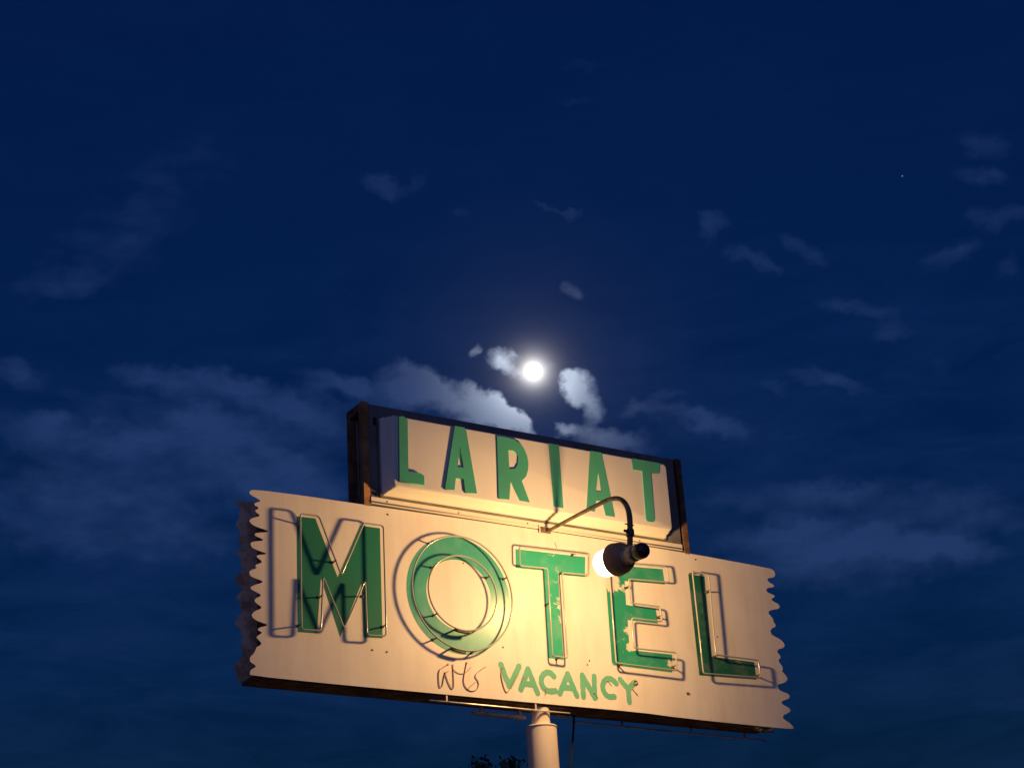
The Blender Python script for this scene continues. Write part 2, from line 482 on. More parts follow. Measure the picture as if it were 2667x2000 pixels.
def ellipse(cx, cz, rx, rz, n=64): return [(cx + rx * math.cos(2 * math.pi * k / n), cz + rz * math.sin(2 * math.pi * k / n)) for k in range(n)]
def fit(pts):
    xs = [p[0] for p in pts]; zs = [p[1] for p in pts]
    return (min(xs) + max(xs)) / 2, (min(zs) + max(zs)) / 2, (max(xs) - min(xs)) / 2, (max(zs) - min(zs)) / 2
eo = fit(c5([(385, 640), (820, 141), (1468, 830), (1020, 1392)], -DT))
ei = fit(c5([(562, 690), (850, 350), (1300, 800), (960, 1165)], -DT))
cx, cz = (eo[0] + ei[0]) / 2, (eo[1] + ei[1]) / 2
to, ti = ellipse(cx, cz, eo[2], eo[3]), ellipse(cx, cz, ei[2], ei[3])
sup = [to[22], to[42], to[4], ti[25], ti[39], ti[6], to[50]]
tube_letter([ellipse(cx, cz, eo[2] + .012, eo[3] + .012), ellipse(cx, cz, ei[2] - .012, ei[3] - .012)], [to, ti], G_O, sup, 'pale washed green letter O')

def electrode(parent, pts, r=.009):
    bm = bmesh.new(); sweep(bm, pts, r, 8); obj('electrode', bm, M_steel, parent, True)
oo = [o for o in sign.children if o.get('label', '').endswith('letter O')][0]
for tr_, ks, dy in ((ti, (45, 46, 47, 48, 49, 50), -.045), (to, (45, 46, 47, 48), -.040)):
    electrode(oo, [(tr_[k][0], dy, tr_[k][1] - .012) for k in ks])
    electrode(oo, [(tr_[ks[0]][0], -.002, tr_[ks[0]][1] - .012), (tr_[ks[0]][0], dy, tr_[ks[0]][1] - .012)], .006)
tt = c5([(1545, 262), (2302, 351), (2298, 568), (2007, 541), (2067, 1464), (1905, 1442), (1850, 497), (1550, 467)], -DT)
tube_letter([tt], [fillet(tt, 0.018)], G_T, [mid(tt[4], tt[5]), mid(tt[6], tt[5], .4), mid(tt[0], tt[1], .8)], 'bright green letter T with scraped paint')
te = c6([(768, 262), (1395, 316), (1420, 482), (985, 444), (1002, 702), (1322, 745), (1345, 904), (1018, 866), (1040, 1190), (1498, 1240), (1500, 1434), (850, 1352)], -DT)
tube_letter([te], [fillet(te, 0.018)], G_E, [mid(te[11], te[10], .1), mid(te[10], te[9], .3), mid(te[6], te[5], .4), mid(te[3], te[4], .3)], 'flaking green letter E')
tl = c7([(512, 370), (686, 394), (766, 1262), (1225, 1322), (1250, 1512), (632, 1464)], -DT)
tube_letter([tl], [fillet(tl, 0.02)], G_L, [mid(tl[0], tl[1], .1), mid(tl[1], tl[2], .2), mid(tl[2], tl[3], .05), mid(tl[3], tl[4], .8)], 'blackened dark green letter L')

# brush-painted VACANCY
WST = 0.0195
nst = [0]
def ribbon(bm, pts, w):
    pts = [Vector((x, z)) for x, z in pts]
    nst[0] += 1
    y = -0.0008 - 0.00025 * (nst[0] % 4)
    L, Rr = [], []
    n = len(pts)
    for i, p in enumerate(pts):
        t = (pts[min(i + 1, n - 1)] - pts[max(i - 1, 0)]).normalized()
        nn = Vector((-t.y, t.x))
        ww = w * (1 + 0.07 * math.sin(i * 1.9 + nst[0]))
        L.append(p + nn * ww); Rr.append(p - nn * ww)
    def capp(p, t, nn):
        return [p + (nn * math.cos(a) + t * math.sin(a)) * w for a in [math.pi * k / 6 for k in range(1, 6)]]
    t1 = (pts[-1] - pts[-2]).normalized(); t0 = (pts[0] - pts[1]).normalized()
    def V(q): return bm.verts.new((q.x, y, q.y))
    vl, vr = [V(q) for q in L], [V(q) for q in Rr]
    for i in range(n - 1): bm.faces.new((vl[i], vl[i + 1], vr[i + 1], vr[i]))
    bm.faces.new([vl[-1]] + [V(q) for q in capp(pts[-1], t1, Vector((-t1.y, t1.x)))] + [vr[-1]])
    bm.faces.new([vr[0]] + [V(q) for q in capp(pts[0], t0, Vector((-t0.y, t0.x)))] + [vl[0]])
def brush(strokes, label):
    bm = bmesh.new()
    for s in strokes: ribbon(bm, smooth_open(s, 2), WST)
    o = obj('small_letter', bm, G_small, sign); return o
brush([d1([(1132, 165), (1185, 320), (1255, 475)]), d1([(1255, 475), (1330, 330), (1392, 190)])], None)
brush([d1([(1420, 520), (1470, 370), (1520, 230)]), d1([(1520, 230), (1590, 400), (1660, 578)]), d1([(1450, 440), (1600, 452)])], None)
brush([d1([(1895, 335), (1835, 275), (1765, 282), (1715, 345), (1710, 430), (1745, 505), (1810, 552), (1915, 545)])], None)
brush([d1([(1980, 580), (2035, 440), (2092, 300)]), d1([(2092, 300), (2150, 440), (2226, 618)]), d1([(2020, 490), (2170, 508)])], None)
brush([d2([(218, 628), (208, 470), (200, 318)]), d2([(200, 318), (290, 480), (382, 640)]), d2([(382, 640), (375, 480), (372, 336)])], None)
brush([d2([(690, 440), (640, 382), (572, 362), (515, 402), (490, 475), (510, 560), (570, 632), (662, 628)])], None)
brush([d2([(745, 382), (800, 450), (862, 515)]), d2([(955, 420), (910, 470), (862, 515)]), d2([(862, 515), (872, 620), (880, 705)])], None)

# remains of the NO / VACANCY neon close to the sheet
def old_tube(pts, r=0.0024, y=-0.0038, label=None):
    bm = bmesh.new()
    sweep(bm, [(x, y, z) for x, z in smooth_open(pts, 2)], r, 8)
    x, z = pts[0]
    lathe(bm, (x, -0.0008, z), (0, -1, 0), [(0, .006), (-y, .005), (-y + .002, 0)], 8)
    o = obj('broken_neon_tube', bm, M_oldglass, sign, True)
    if label: o['label'] = label
    return o
YN = -0.0038
old_tube(d1([(372, 162), (300, 205), (238, 245), (236, 370), (246, 492), (285, 494), (304, 400), (322, 290), (375, 262)], YN), label='bent old tube of the letter N')
old_tube(d1([(330, 285), (345, 340), (372, 420), (425, 522), (455, 500), (452, 380), (446, 240), (440, 160)], YN))
old_tube(d1([(452, 240), (520, 290), (590, 300), (650, 262), (700, 205)], YN), 0.0020)
old_tube(d1([(640, 140), (606, 300), (590, 410), (628, 508), (715, 552), (790, 525), (816, 450), (800, 395), (752, 330), (800, 270), (912, 195)], YN), label='curled old tube of the letter O')
old_tube(d1([(655, 520), (710, 460), (770, 415)], YN), 0.0020)
old_tube(d1([(1160, 215), (1128, 290), (1150, 420), (1210, 592), (1270, 490), (1358, 325)], YN))
old_tube(d1([(1468, 350), (1430, 410)], YN)); old_tube(d1([(1778, 520), (1770, 605)], YN))
old_tube(d2([(565, 395), (600, 440), (625, 470)], YN), 0.0020)
old_tube(d2([(370, 570), (400, 610), (430, 650)], YN), 0.0020)
old_tube(d2([(945, 400), (985, 395), (1002, 430), (965, 462), (930, 430), (945, 400)], YN), 0.0030)
old_tube(d2([(925, 515), (960, 560), (995, 600)], YN), 0.0036)
# small hardware and stains on the sheet
def disc(px, py, r, m_, name, y=-0.001, h=0.003):
    p = on_y(px, py)
    bm = bmesh.new()
    lathe(bm, (p.x, y, p.z), (0, -1, 0), [(0, r), (h * .6, r * .9), (h, 0)], 10)
    return obj(name, bm, m_, sign)
for px, py in ((970, 1692), (1008, 1697), (1310, 1685), (1535, 1720), (1811, 1457), (1010, 1340), (1640, 1445)):
    disc(px, py, 0.006, M_steel, 'screw')
p = on_y(1792, 1806)
bm = bmesh.new()
lp = [(p.x + math.cos(a) * r, p.z + math.sin(a) * r * .8) for a, r in zip([k * math.pi / 5 for k in range(10)], (.020, .014, .017, .012, .018, .012, .014, .016, .012, .019))]
flat('rust_patch', [smooth_closed(lp, 1)], -0.0008, 0.0005, M_stain, sign); bm.free()
for q in ([(1925, 215), (1940, 250), (1948, 275)],):
    pp = c5(q); bm = bmesh.new()
    sweep(bm, [(x, -0.001, z) for x, z in pp], 0.0022, 6)
    obj('scratch', bm, M_stain, sign)

# ------------------------------------------------------------------ name sign on top
name = thing('name_sign', 'long white light-box sign with six green letters standing on the ragged board', 'sign', (0.17, 0.1, 5.62))
X0, X1, Z0, Z1 = -1.022, on_y(1756.5, 1215).x, 5.632, 6.310
def rr(x0, x1, z0, z1, r, n=6):
    out = []
    for cx_, cz_, a0 in ((x1 - r, z1 - r, 0), (x0 + r, z1 - r, 90), (x0 + r, z0 + r, 180), (x1 - r, z0 + r, 270)):
        for k in range(n + 1):
            a = R_(a0 + 90 * k / n)
            out.append((cx_ + r * math.cos(a), cz_ + r * math.sin(a)))
    return out
PX0, PX1, PZ0, PZ1 = -0.925, 1.208, 5.718, 6.197
YP = -0.130
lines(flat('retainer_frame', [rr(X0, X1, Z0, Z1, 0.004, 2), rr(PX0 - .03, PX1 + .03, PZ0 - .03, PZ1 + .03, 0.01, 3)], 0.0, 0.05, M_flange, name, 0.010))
# second, inner lip of the retainer
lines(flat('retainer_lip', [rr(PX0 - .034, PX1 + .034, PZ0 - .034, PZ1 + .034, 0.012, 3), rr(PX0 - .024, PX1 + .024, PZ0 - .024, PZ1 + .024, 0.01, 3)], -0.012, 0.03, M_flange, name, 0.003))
lines(flat('lit_retainer_strip', [[(X0 + .004, Z0 + .004), (X1 - .004, Z0 + .004), (X1 - .004, PZ0 - .036), (X0 + .004, PZ0 - .036)]], -0.004, 0.003, M_flange_lit, name, 0.0012))  # paler strip laid where lamplight falls on the retainer's bottom
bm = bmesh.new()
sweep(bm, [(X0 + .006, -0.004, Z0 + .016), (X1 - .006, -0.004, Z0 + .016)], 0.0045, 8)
obj('retainer_bead', bm, M_flange_lit, name, True)
def pan(y_sign, y_base):
    bm = bmesh.new()
    prev = None
    for off, dep, r in ((.0225, 0.0, .010), (.0175, .040, .014), (.011, .046, .016), (.0075, .088, .02), (.003, .094, .022), (.001, .122, .026), (-.003, .1285, .026), (-.009, .130, .024)):
        ring = [bm.verts.new((x, y_base + y_sign * dep, z)) for x, z in rr(PX0 - off, PX1 + off, PZ0 - off, PZ1 + off, r, 6)]
        if prev:
            for k in range(len(ring)):
                bm.faces.new((prev[k], prev[(k + 1) % len(ring)], ring[(k + 1) % len(ring)], ring[k]))
        prev = ring
    bm.faces.new(prev)
    return bm
lines(obj('face_panel', pan(-1, 0.0), M_pan, name), 50)
lines(obj('face_panel', pan(1, 0.20), M_pan, name), 50)
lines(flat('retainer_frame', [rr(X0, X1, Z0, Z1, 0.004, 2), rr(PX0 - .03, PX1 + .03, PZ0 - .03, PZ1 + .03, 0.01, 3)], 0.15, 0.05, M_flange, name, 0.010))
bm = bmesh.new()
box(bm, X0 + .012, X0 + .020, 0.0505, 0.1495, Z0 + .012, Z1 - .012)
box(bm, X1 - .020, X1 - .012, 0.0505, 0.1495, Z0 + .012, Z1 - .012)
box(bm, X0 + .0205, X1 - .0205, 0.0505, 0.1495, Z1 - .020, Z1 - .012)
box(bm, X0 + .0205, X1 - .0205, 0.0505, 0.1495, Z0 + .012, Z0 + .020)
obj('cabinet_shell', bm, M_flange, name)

def nletter(t, loops, label):
    lp = [[(x, min(z, PZ1 - 0.003)) for x, z in f(p, YP - t)] for f, p in loops]
    o = flat('letter', lp, YP - t, t + 0.001, G_name, name, 0.0)
    o['label'] = label
nletter(0.016, [(c2, [(163, 272), (200, 262), (238, 284), (256, 304), (260, 560), (265, 862), (330, 868), (396, 880), (436, 908), (438, 1006), (300, 984), (171, 964), (167, 600)])], 'green letter L')
nletter(0.011, [(c2, [(766, 362), (840, 372), (872, 388), (890, 420), (1006, 1096), (880, 1086), (862, 942), (778, 930), (764, 1060), (660, 1050)]), (c2, [(826, 592), (862, 822), (795, 812)])], 'green letter A beside R')
nletter(0.008, [(c2, [(1220, 478), (1310, 490), (1400, 512), (1470, 556), (1520, 624), (1550, 700), (1562, 780), (1556, 850), (1538, 912), (1490, 962), (1532, 1075), (1576, 1192), (1472, 1172), (1420, 1066), (1370, 962), (1362, 1060), (1356, 1162), (1240, 1150), (1232, 820)]), (c2, [(1345, 630), (1400, 634), (1436, 660), (1450, 710), (1446, 780), (1420, 828), (1356, 836), (1350, 740)])], 'green letter R')
nletter(0.005, [(c2, [(1780, 545), (1890, 562), (1940, 1256), (1836, 1236)])], 'green letter I')
nletter(0.0045, [(c3, [(571, 222), (692, 242), (770, 610), (836, 935), (738, 921), (700, 765), (634, 760), (622, 880), (530, 862)]), (c3, [(656, 452), (692, 668), (634, 656)])], 'green letter A beside T')
nletter(0.0045, [(c3, [(1020, 292), (1322, 342), (1316, 467), (1226, 462), (1266, 960), (1255, 990), (1190, 986), (1172, 960), (1131, 440), (1030, 424)])], 'green letter T')
for f, q in ((c1, [(1770, 1130), (1690, 1115)]), (c2, [(30, 1135), (800, 1250), (1545, 1372)]), (c3, [(615, 888), (1100, 1200)])):
    for a in q:
        (x, z), = f([a])
        bm = bmesh.new()
        zz = 5.662 if z < 5.70 else z
        lathe(bm, (x, -0.0005, zz), (0, -1, 0), [(0, .007), (.004, .006), (.005, 0)], 10)
        obj('screw', bm, M_steel, name)
# clips on the left retainer
for z in (6.18, 6.205, 5.70):
    bm = bmesh.new(); box(bm, -0.985, -0.972, -0.012, -0.0005, z - 0.012, z + 0.012, 0.002)
    obj('clip', bm, M_black, name)
# standing angle-iron posts at both ends with ties between front and back
def post(x, y, z1, w=0.044, mt_=None):
    bm = bmesh.new()
    box(bm, x - w / 2, x + w / 2, y, y + 0.006, 5.617, z1, 0.001)
    box(bm, x - w / 2, x - w / 2 + 0.006, y + 0.0065, y + w, 5.617, z1, 0.001)
    obj('post', bm, mt_ or M_rust, name)
xl = (on_y(944.5, 1150).x + on_y(960.5, 1150).x) / 2
xr = (on_y(1758.5, 1215).x + on_y(1777, 1215).x) / 2
post(xl, 0.0, 6.318, .044, M_rust2); post(xl, 0.165, 6.318)
post(xr, 0.0, 6.318); post(xr, 0.165, 6.318)
for x in (xl, xr):
    bm = bmesh.new(); box(bm, x - .021, x + .021, 0.0065, 0.1645, 6.262, 6.317, 0.001)
    obj('cross_tie', bm, M_rust, name)
    bm = bmesh.new(); box(bm, x - .018, x - .004, 0.0065, 0.1645, 5.65, 5.70, 0.001)
    obj('foot_brace', bm, M_rust, name)

# ------------------------------------------------------------------ gooseneck lamp
XL = 0.267
lamp = thing('gooseneck_lamp', 'dark gooseneck spotlight with glowing bulb hanging in front of the board', 'lamp', (XL, -0.02, 5.62))
arm_px = [(1421, 1385.5), (1436, 1378), (1480, 1354), (1535, 1325.5), (1572, 1306.5), (1590, 1299.5), (1606, 1297), (1619, 1301), (1629, 1311), (1636, 1326), (1640, 1345), (1641, 1370), (1641, 1400), (1640, 1425)]
ap = [on_x(px, py, XL) for px, py in arm_px]
ap = [tuple(p) for p in ap]
ap = smooth_open(ap, 2)
n = len(ap)
bm = bmesh.new()
sweep(bm, ap, [0.0105 + 0.0075 * min(1, k / (n * .75)) for k in range(n)], 14)
obj('arm', bm, M_pipe, lamp, True)
bm = bmesh.new()
box(bm, XL - .055, XL + .03, -0.012, -0.0045, 5.612, 5.650, 0.002)
obj('wall_bracket', bm, M_pipe, lamp)
bm = bmesh.new()
p = on_y(1405.5, 1378, -0.014)
box(bm, p.x - .004, p.x + .004, -0.018, -0.0125, p.z - .028, p.z + .024, 0.001)
obj('cable_clip', bm, M_galv, lamp)
pa = on_x(1641, 1388, XL)
bm = bmesh.new()
lathe(bm, pa + Vector((0, 0, -.022)), (0, 0, 1), [(0, 0), (0, .024), (.004, .026), (.040, .026), (.044, .024), (.044, 0)], 20)
sweep(bm, [pa + Vector((-.020, -.006, .005)), pa + Vector((-.052, -.016, .004))], 0.009, 8)
obj('clamp', bm, M_knob, lamp)
bm = bmesh.new()
sweep(bm, [pa + Vector((-.036, -.004, .055)), pa + Vector((0.0, 0.0, .052)), pa + Vector((.036, .004, .056))], 0.004, 6)
obj('wire_tie', bm, M_knob, lamp)
# head: knuckle, socket, rusty cup, bulb on one axis aimed at the board, a little to the left
K0 = on_x(1667, 1435.5, XL)
A = Vector((-0.05, 1.0, 0.085)).normalized()
bm = bmesh.new()
lathe(bm, K0 - A * 0.055, A, [(0, 0), (.002, .028), (.012, .042), (.03, .049), (.075, .049), (.095, .040), (.10, .03)], 28)
for k in range(10):
    a = 2 * math.pi * k / 10
lines(obj('end_cap', bm, M_knob, lamp), 40)
bm = bmesh.new()
lathe(bm, K0 + A * 0.042, A, [(0, .038), (.004, .050), (.024, .053), (.028, .050), (.066, .052), (.072, .057), (.092, .058), (.098, .05)], 28)
lines(obj('socket', bm, M_neck, lamp), 40)
bm = bmesh.new()
lathe(bm, K0 + A * 0.120, A, [(0, .048), (.005, .062), (.018, .072), (.022, .079), (.034, .083), (.038, .088), (.060, .094), (.064, .097), (.108, .101), (.114, .104), (.119, .102), (.113, .097), (.075, .088), (.02, .058), (.012, .0)], 40)
lines(obj('cup', bm, M_lamp, lamp), 40)
bm = bmesh.new()
lathe(bm, K0 + A * 0.170, A, [(0, .05), (.03, .078), (.070, .083), (.120, .087), (.165, .087), (.192, .082), (.209, .070), (.219, .046), (.223, .020), (.224, 0)], 40)
M_bulb = emit('glowing bulb glass', (1.0, 0.93, 0.80), 6.0)
nt = M_bulb.node_tree      # frosted glass: the rim of the envelope glows warmer and dimmer than its middle
lw = N(nt, 'ShaderNodeLayerWeight'); lw.inputs['Blend'].default_value = 0.35
em_ = [n for n in nt.nodes if n.type == 'EMISSION'][0]
nt.links.new(ramp(nt, lw.outputs['Facing'], [(0.25, (1.0, 0.94, 0.82)), (0.9, (0.20, 0.15, 0.085))]).outputs[0], em_.inputs[0])
obj('bulb', bm, M_bulb, lamp, True)
tip = K0 + A * 0.394
ld = bpy.data.lights.new('bulb_light', 'SPOT')      # reflector flood lamp: wide even beam that dies off towards the side
ld.spot_size = R_(180); ld.spot_blend = 0.52
ld.color = (1, 1, 1); ld.energy = 10.0; ld.shadow_soft_size = 0.055
ld.use_nodes = True
nt = ld.node_tree
em = nt.nodes['Emission']
fo = N(nt, 'ShaderNodeLightFalloff')
fo.inputs['Strength'].default_value = 1.0
fo.inputs['Smooth'].default_value = 0.0
nt.links.new(math_(nt, 'MULTIPLY', fo.outputs['Constant'], 1.16), em.inputs['Strength'])
em.inputs['Color'].default_value = (1.0, 0.555, 0.20, 1)
lo = bpy.data.objects.new('bulb_light', ld); COL.objects.link(lo)
lo.location = tip + A * 0.065
LAMP_GAIN = 92.0
lo.rotation_euler = A.to_track_quat('-Z', 'Y').to_euler()
ld.energy = LAMP_GAIN

# ------------------------------------------------------------------ pole and cable
PXc, PYc = 0.178, 0.075
pole = thing('sign_pole', 'cream painted steel pole with a narrower neck under the sign board', 'pole', (PXc, PYc, 0))
def zat(py): return on_y(1408, py, PYc).z
zr = zat(1893)
bm = bmesh.new()
lathe(bm, (PXc, PYc, 0), (0, 0, 1), [(0, .11), (zr - .02, .096), (zr - .004, .096), (zr, .092), (zr, .060)], 40)
lines(obj('shaft', bm, M_pole, pole), 40)
bm = bmesh.new()
lathe(bm, (PXc, PYc, zr - .002), (0, 0, 1), [(0, .0585), (4.430 - zr, .0585), (4.438 - zr, .062), (4.4635 - zr, .062)], 36)
lines(obj('neck', bm, M_pole, pole), 40)
bm = bmesh.new()
lathe(bm, (PXc, PYc, zr - .006), (0, 0, 1), [(0, .0955), (0, .0995), (.006, .0995), (.009, .096)], 40)
lines(obj('rim', bm, M_pole, pole), 40)
cable = thing('power_cable', 'thin black cable hanging straight down from the sign beside the pole', 'cable', (0.45, 0.12, 0))
bm = bmesh.new()
p0, p1, p2 = on_y(1495, 1872, .15), on_y(1492, 1925, .15), on_y(1486, 2000, .15)
pts = [p0 + Vector((0, 0, .03)), p0, p1, p2, p2 + (p2 - p1) * 3 + Vector((-.02, 0, 0)), Vector((PXc + .13, .15, 1.2)), Vector((PXc + .13, .15, 0.0))]
sweep(bm, smooth_open([tuple(p) for p in pts], 2), 0.0065, 8)
obj('cord', bm, M_black, cable, True)

# ------------------------------------------------------------------ ground and trees
mtg, nt, b = mat('gravel lot')
g1 = noise(nt, 0.6, 8, 0.7, obco(nt)); g2 = noise(nt, 40, 4, 0.7, obco(nt))
cg = mix(nt, g1.outputs[0], (0.07, 0.065, 0.058), (0.13, 0.118, 0.10))
nt.links.new(mix(nt, math_(nt, 'MULTIPLY', g2.outputs[0], 0.5), cg, (0.18, 0.165, 0.14)), b.inputs['Base Color'])
b.inputs['Roughness'].default_value = 0.9
bump(nt, b, g2.outputs[0], 0.5, 0.02)
bm = bmesh.new()
ng = 24
gv = [[bm.verts.new((-1500 + 3000 * i / ng, -1500 + 3000 * j / ng, 0)) for j in range(ng + 1)] for i in range(ng + 1)]
for i in range(ng):
    for j in range(ng):
        bm.faces.new((gv[i][j], gv[i + 1][j], gv[i + 1][j + 1], gv[i][j + 1]))
tag(obj('ground', bm, mtg), kind='structure')

ml, nt, b = mat('dark foliage')
n1 = noise(nt, 2.5, 4, 0.6, obco(nt))
nt.links.new(mix(nt, n1.outputs[0], (0.02, 0.04, 0.014), (0.06, 0.09, 0.03)), b.inputs['Base Color'])
b.inputs['Roughness'].default_value = 0.6
mk, nt, b = mat('bark')
n1 = noise(nt, 8, 6, 0.7, obco(nt))
nt.links.new(mix(nt, n1.outputs[0], (0.05, 0.035, 0.025), (0.12, 0.09, 0.065)), b.inputs['Base Color'])
b.inputs['Roughness'].default_value = 0.9

def tree(px, py, dist, crown_r, label, sd):
    """tree whose topmost twigs stand at the sight line (px, py), dist metres from the camera"""
    rnd = random.Random(sd)
    d = ray(px, py); dh = math.hypot(d.x, d.y)
    p = CAM + d * (dist / dh)
    H = p.z
    t = thing('tree', label, 'tree', (p.x, p.y, 0), 'trees behind the sign')
    base = Vector((p.x, p.y, 0))
    bm = bmesh.new()
    tr = [base + Vector((0.12 * math.sin(k), 0.1 * math.cos(k * 1.3) - .1, H * 0.62 * k / 6)) for k in range(7)]
    sweep(bm, tr, [0.26 - 0.025 * k for k in range(7)], 9)
    ends = []
    for k in range(9):
        a = 2.4 * k + rnd.random(); st = tr[3 + k % 4]
        tip_ = base + Vector((math.cos(a) * crown_r * .75, math.sin(a) * crown_r * .75, H * (0.50 + 0.32 * rnd.random())))
        md = st.lerp(tip_, .5) + Vector((0, 0, .35))
        sweep(bm, [st, md, tip_], [.085, .05, .015], 6)
        ends.append(tip_)
    obj('trunk', bm, mk, t, True)
    bm = bmesh.new()
    clumps = [e for e in ends]
    for k in range(46):
        a, el, rr_ = rnd.random() * 6.283, rnd.random() * 1.9 - .55, crown_r * (0.35 + .65 * rnd.random() ** .6)
        clumps.append(base + Vector((math.cos(a) * math.cos(el) * rr_, math.sin(a) * math.cos(el) * rr_, H - .32 - crown_r * 1.05 + math.sin(el) * rr_ * 1.05)))
    clumps += [base + Vector((0, 0, H - .16)), base + Vector((.08, .05, H - .42)), base + Vector((-.10, .0, H - .5)), base + Vector((.05, -.1, H - .7)), base + Vector((-.22, .1, H - .8)), base + Vector((.2, .1, H - .8))]
    for c in clumps:
        cr = (0.35 + 0.4 * rnd.random()) if c.z < H - .6 else 0.22
        for _ in range(150):
            v = Vector((rnd.gauss(0, 1), rnd.gauss(0, 1), rnd.gauss(0, 1))) * cr * 0.48
            q = c + v
            if q.z > H + .05: q.z = H - rnd.random() * .3
            if q.z > H - .34 and math.hypot(q.x - base.x, q.y - base.y) > .20 + (H - q.z) * .95: q.z -= .45
            n_ = Vector((rnd.gauss(0, 1), rnd.gauss(0, 1), rnd.gauss(.4, 1))).normalized()
            u = n_.orthogonal().normalized() * (0.03 + .04 * rnd.random()); w = n_.cross(u).normalized() * u.length * .5
            bm.faces.new([bm.verts.new(q + x) for x in (-u, -w, u, w)])
    o = link('crown', bpy.data.meshes.new('crown'), ml, t)
    bm.to_mesh(o.data); bm.free()
tree(1249, 1976, 34, 1.3, 'narrow dark treetop at the bottom edge, the one farther from the cream pole', 3)
tree(1329, 1974, 30, 1.5, 'broader dark treetop at the bottom edge, right beside the cream pole', 5)

# ------------------------------------------------------------------ moon, star, moonlight
md_ = ray(1389, 967).normalized()
DM = 9000.0
moon = None
bm = bmesh.new()
bmesh.ops.create_uvsphere(bm, u_segments=48, v_segments=24, radius=DM * 23.5 / 4857.0 * 0.995)
for v in bm.verts: v.co += CAM + md_ * DM
mmoon = emit('moon surface', (1.0, 0.98, 0.94), 6.0)
moon = obj('moon', bm, mmoon, None, True)
tag(moon, 'bright full moon glowing above the sign between the clouds', 'moon')
bm = bmesh.new()
bmesh.ops.create_uvsphere(bm, u_segments=12, v_segments=8, radius=DM * 2.2 / 4857.0)
sd_ = ray(2350, 459).normalized()
for v in bm.verts: v.co += CAM + sd_ * DM
tag(obj('star', bm, emit('star light', (0.8, 0.85, 1.0), 0.16)), 'single faint star in the clear sky at upper right', 'star')

sl = bpy.data.lights.new('moonlight', 'SUN')
sl.energy = 0.02; sl.angle = R_(0.5); sl.color = (0.85, 0.92, 1.0)
so = bpy.data.objects.new('moonlight', sl); COL.objects.link(so)
so.rotation_euler = (-md_).to_track_quat('-Z', 'Y').to_euler()
so.location = (0, 20, 30)

# ------------------------------------------------------------------ dusk sky with moonlit clouds
w = bpy.data.worlds.new('World'); S.world = w; w.use_nodes = True
nt = w.node_tree; nt.nodes.clear()
out = N(nt, 'ShaderNodeOutputWorld'); bg = N(nt, 'ShaderNodeBackground')
nt.links.new(bg.outputs[0], out.inputs[0])
dirv = N(nt, 'ShaderNodeTexCoord').outputs['Generated']
sky = N(nt, 'ShaderNodeTexSky', sky_type='NISHITA')
sky.sun_disc = False
sky.sun_elevation = R_(-2.0)
sky.sun_rotation = math.atan2(-md_.x, -md_.y)      # just set, opposite the rising full moon
sky.altitude = 0; sky.air_density = 1.0; sky.dust_density = 1.0; sky.ozone_density = 1.0
SKY_GAIN = 0.10          # times ten times a lamp-light white balance
base = mix(nt, 1.0, sky.outputs[0], (0.06, 0.84, 3.8), 'MULTIPLY')

def dot(v, c):
    n = N(nt, 'ShaderNodeVectorMath', operation='DOT_PRODUCT')
    nt.links.new(v, n.inputs[0]); n.inputs[1].default_value = c
    return n.outputs['Value']
e1 = Vector((md_.y, -md_.x, 0)).normalized(); e2 = e1.cross(md_).normalized()
if e2.z < 0: e2 = -e2
def uv_of(px, py):
    d = ray(px, py); k = d.dot(md_)
    return Vector((d.dot(e1) / k, d.dot(e2) / k))
kz = math_(nt, 'MAXIMUM', dot(dirv, md_), 0.05)
frontmask = math_(nt, 'GREATER_THAN', dot(dirv, md_), 0.3)
u0 = math_(nt, 'DIVIDE', dot(dirv, e1), kz); v0 = math_(nt, 'DIVIDE', dot(dirv, e2), kz)
uv = N(nt, 'ShaderNodeCombineXYZ'); nt.links.new(u0, uv.inputs[0]); nt.links.new(v0, uv.inputs[1])
def vmath(op, a, b):
    n = N(nt, 'ShaderNodeVectorMath', operation=op)
    for i, q in enumerate((a, b)):
        if hasattr(q, 'links'): nt.links.new(q, n.inputs[i])
        else: n.inputs[i].default_value = q
    return n.outputs[0]
def warp(vec, scale, amp, detail=3):
    n = noise(nt, scale, detail, 0.6, vec)
    return vmath('MULTIPLY', vmath('SUBTRACT', n.outputs['Color'], (0.5, 0.5, 0.5)), (amp, amp, 0))
wuv = vmath('ADD', vmath('ADD', uv.outputs[0], warp(uv.outputs[0], 30, 0.016, 3)), warp(uv.outputs[0], 95, 0.011, 6))
PXR = 1.0 / 4857.0
def blob(px, py, sx, sy, rot, amp, prev=None, hard=0.1):
    c = uv_of(px, py); q = uv_of(px + 20 * math.cos(R_(rot)), py + 20 * math.sin(R_(rot)))
    th = math.atan2(q.y - c.y, q.x - c.x)
    mp = N(nt, 'ShaderNodeMapping', vector_type='TEXTURE')
    mp.inputs['Location'].default_value = (c.x, c.y, 0)
    mp.inputs['Rotation'].default_value = (0, 0, th)
    mp.inputs['Scale'].default_value = (sx * PXR, sy * PXR, 1)
    src = wuv
    if prev is not None:        # a negligible link to the running sum keeps the blobs in sequence (small shader stack)
        n = N(nt, 'ShaderNodeVectorMath', operation='SCALE'); n.inputs[0].default_value = (1e-8, 0, 0)
        nt.links.new(prev, n.inputs['Scale'])
        src = vmath('ADD', wuv, n.outputs[0])
    nt.links.new(src, mp.inputs[0])
    ln = N(nt, 'ShaderNodeVectorMath', operation='LENGTH'); nt.links.new(mp.outputs[0], ln.inputs[0])
    mr = N(nt, 'ShaderNodeMapRange', interpolation_type='SMOOTHSTEP')
    mr.inputs[1].default_value = 1.35; mr.inputs[2].default_value = hard
    mr.inputs[3].default_value = 0.0; mr.inputs[4].default_value = amp
    nt.links.new(ln.outputs['Value'], mr.inputs[0])
    return mr.outputs[0]
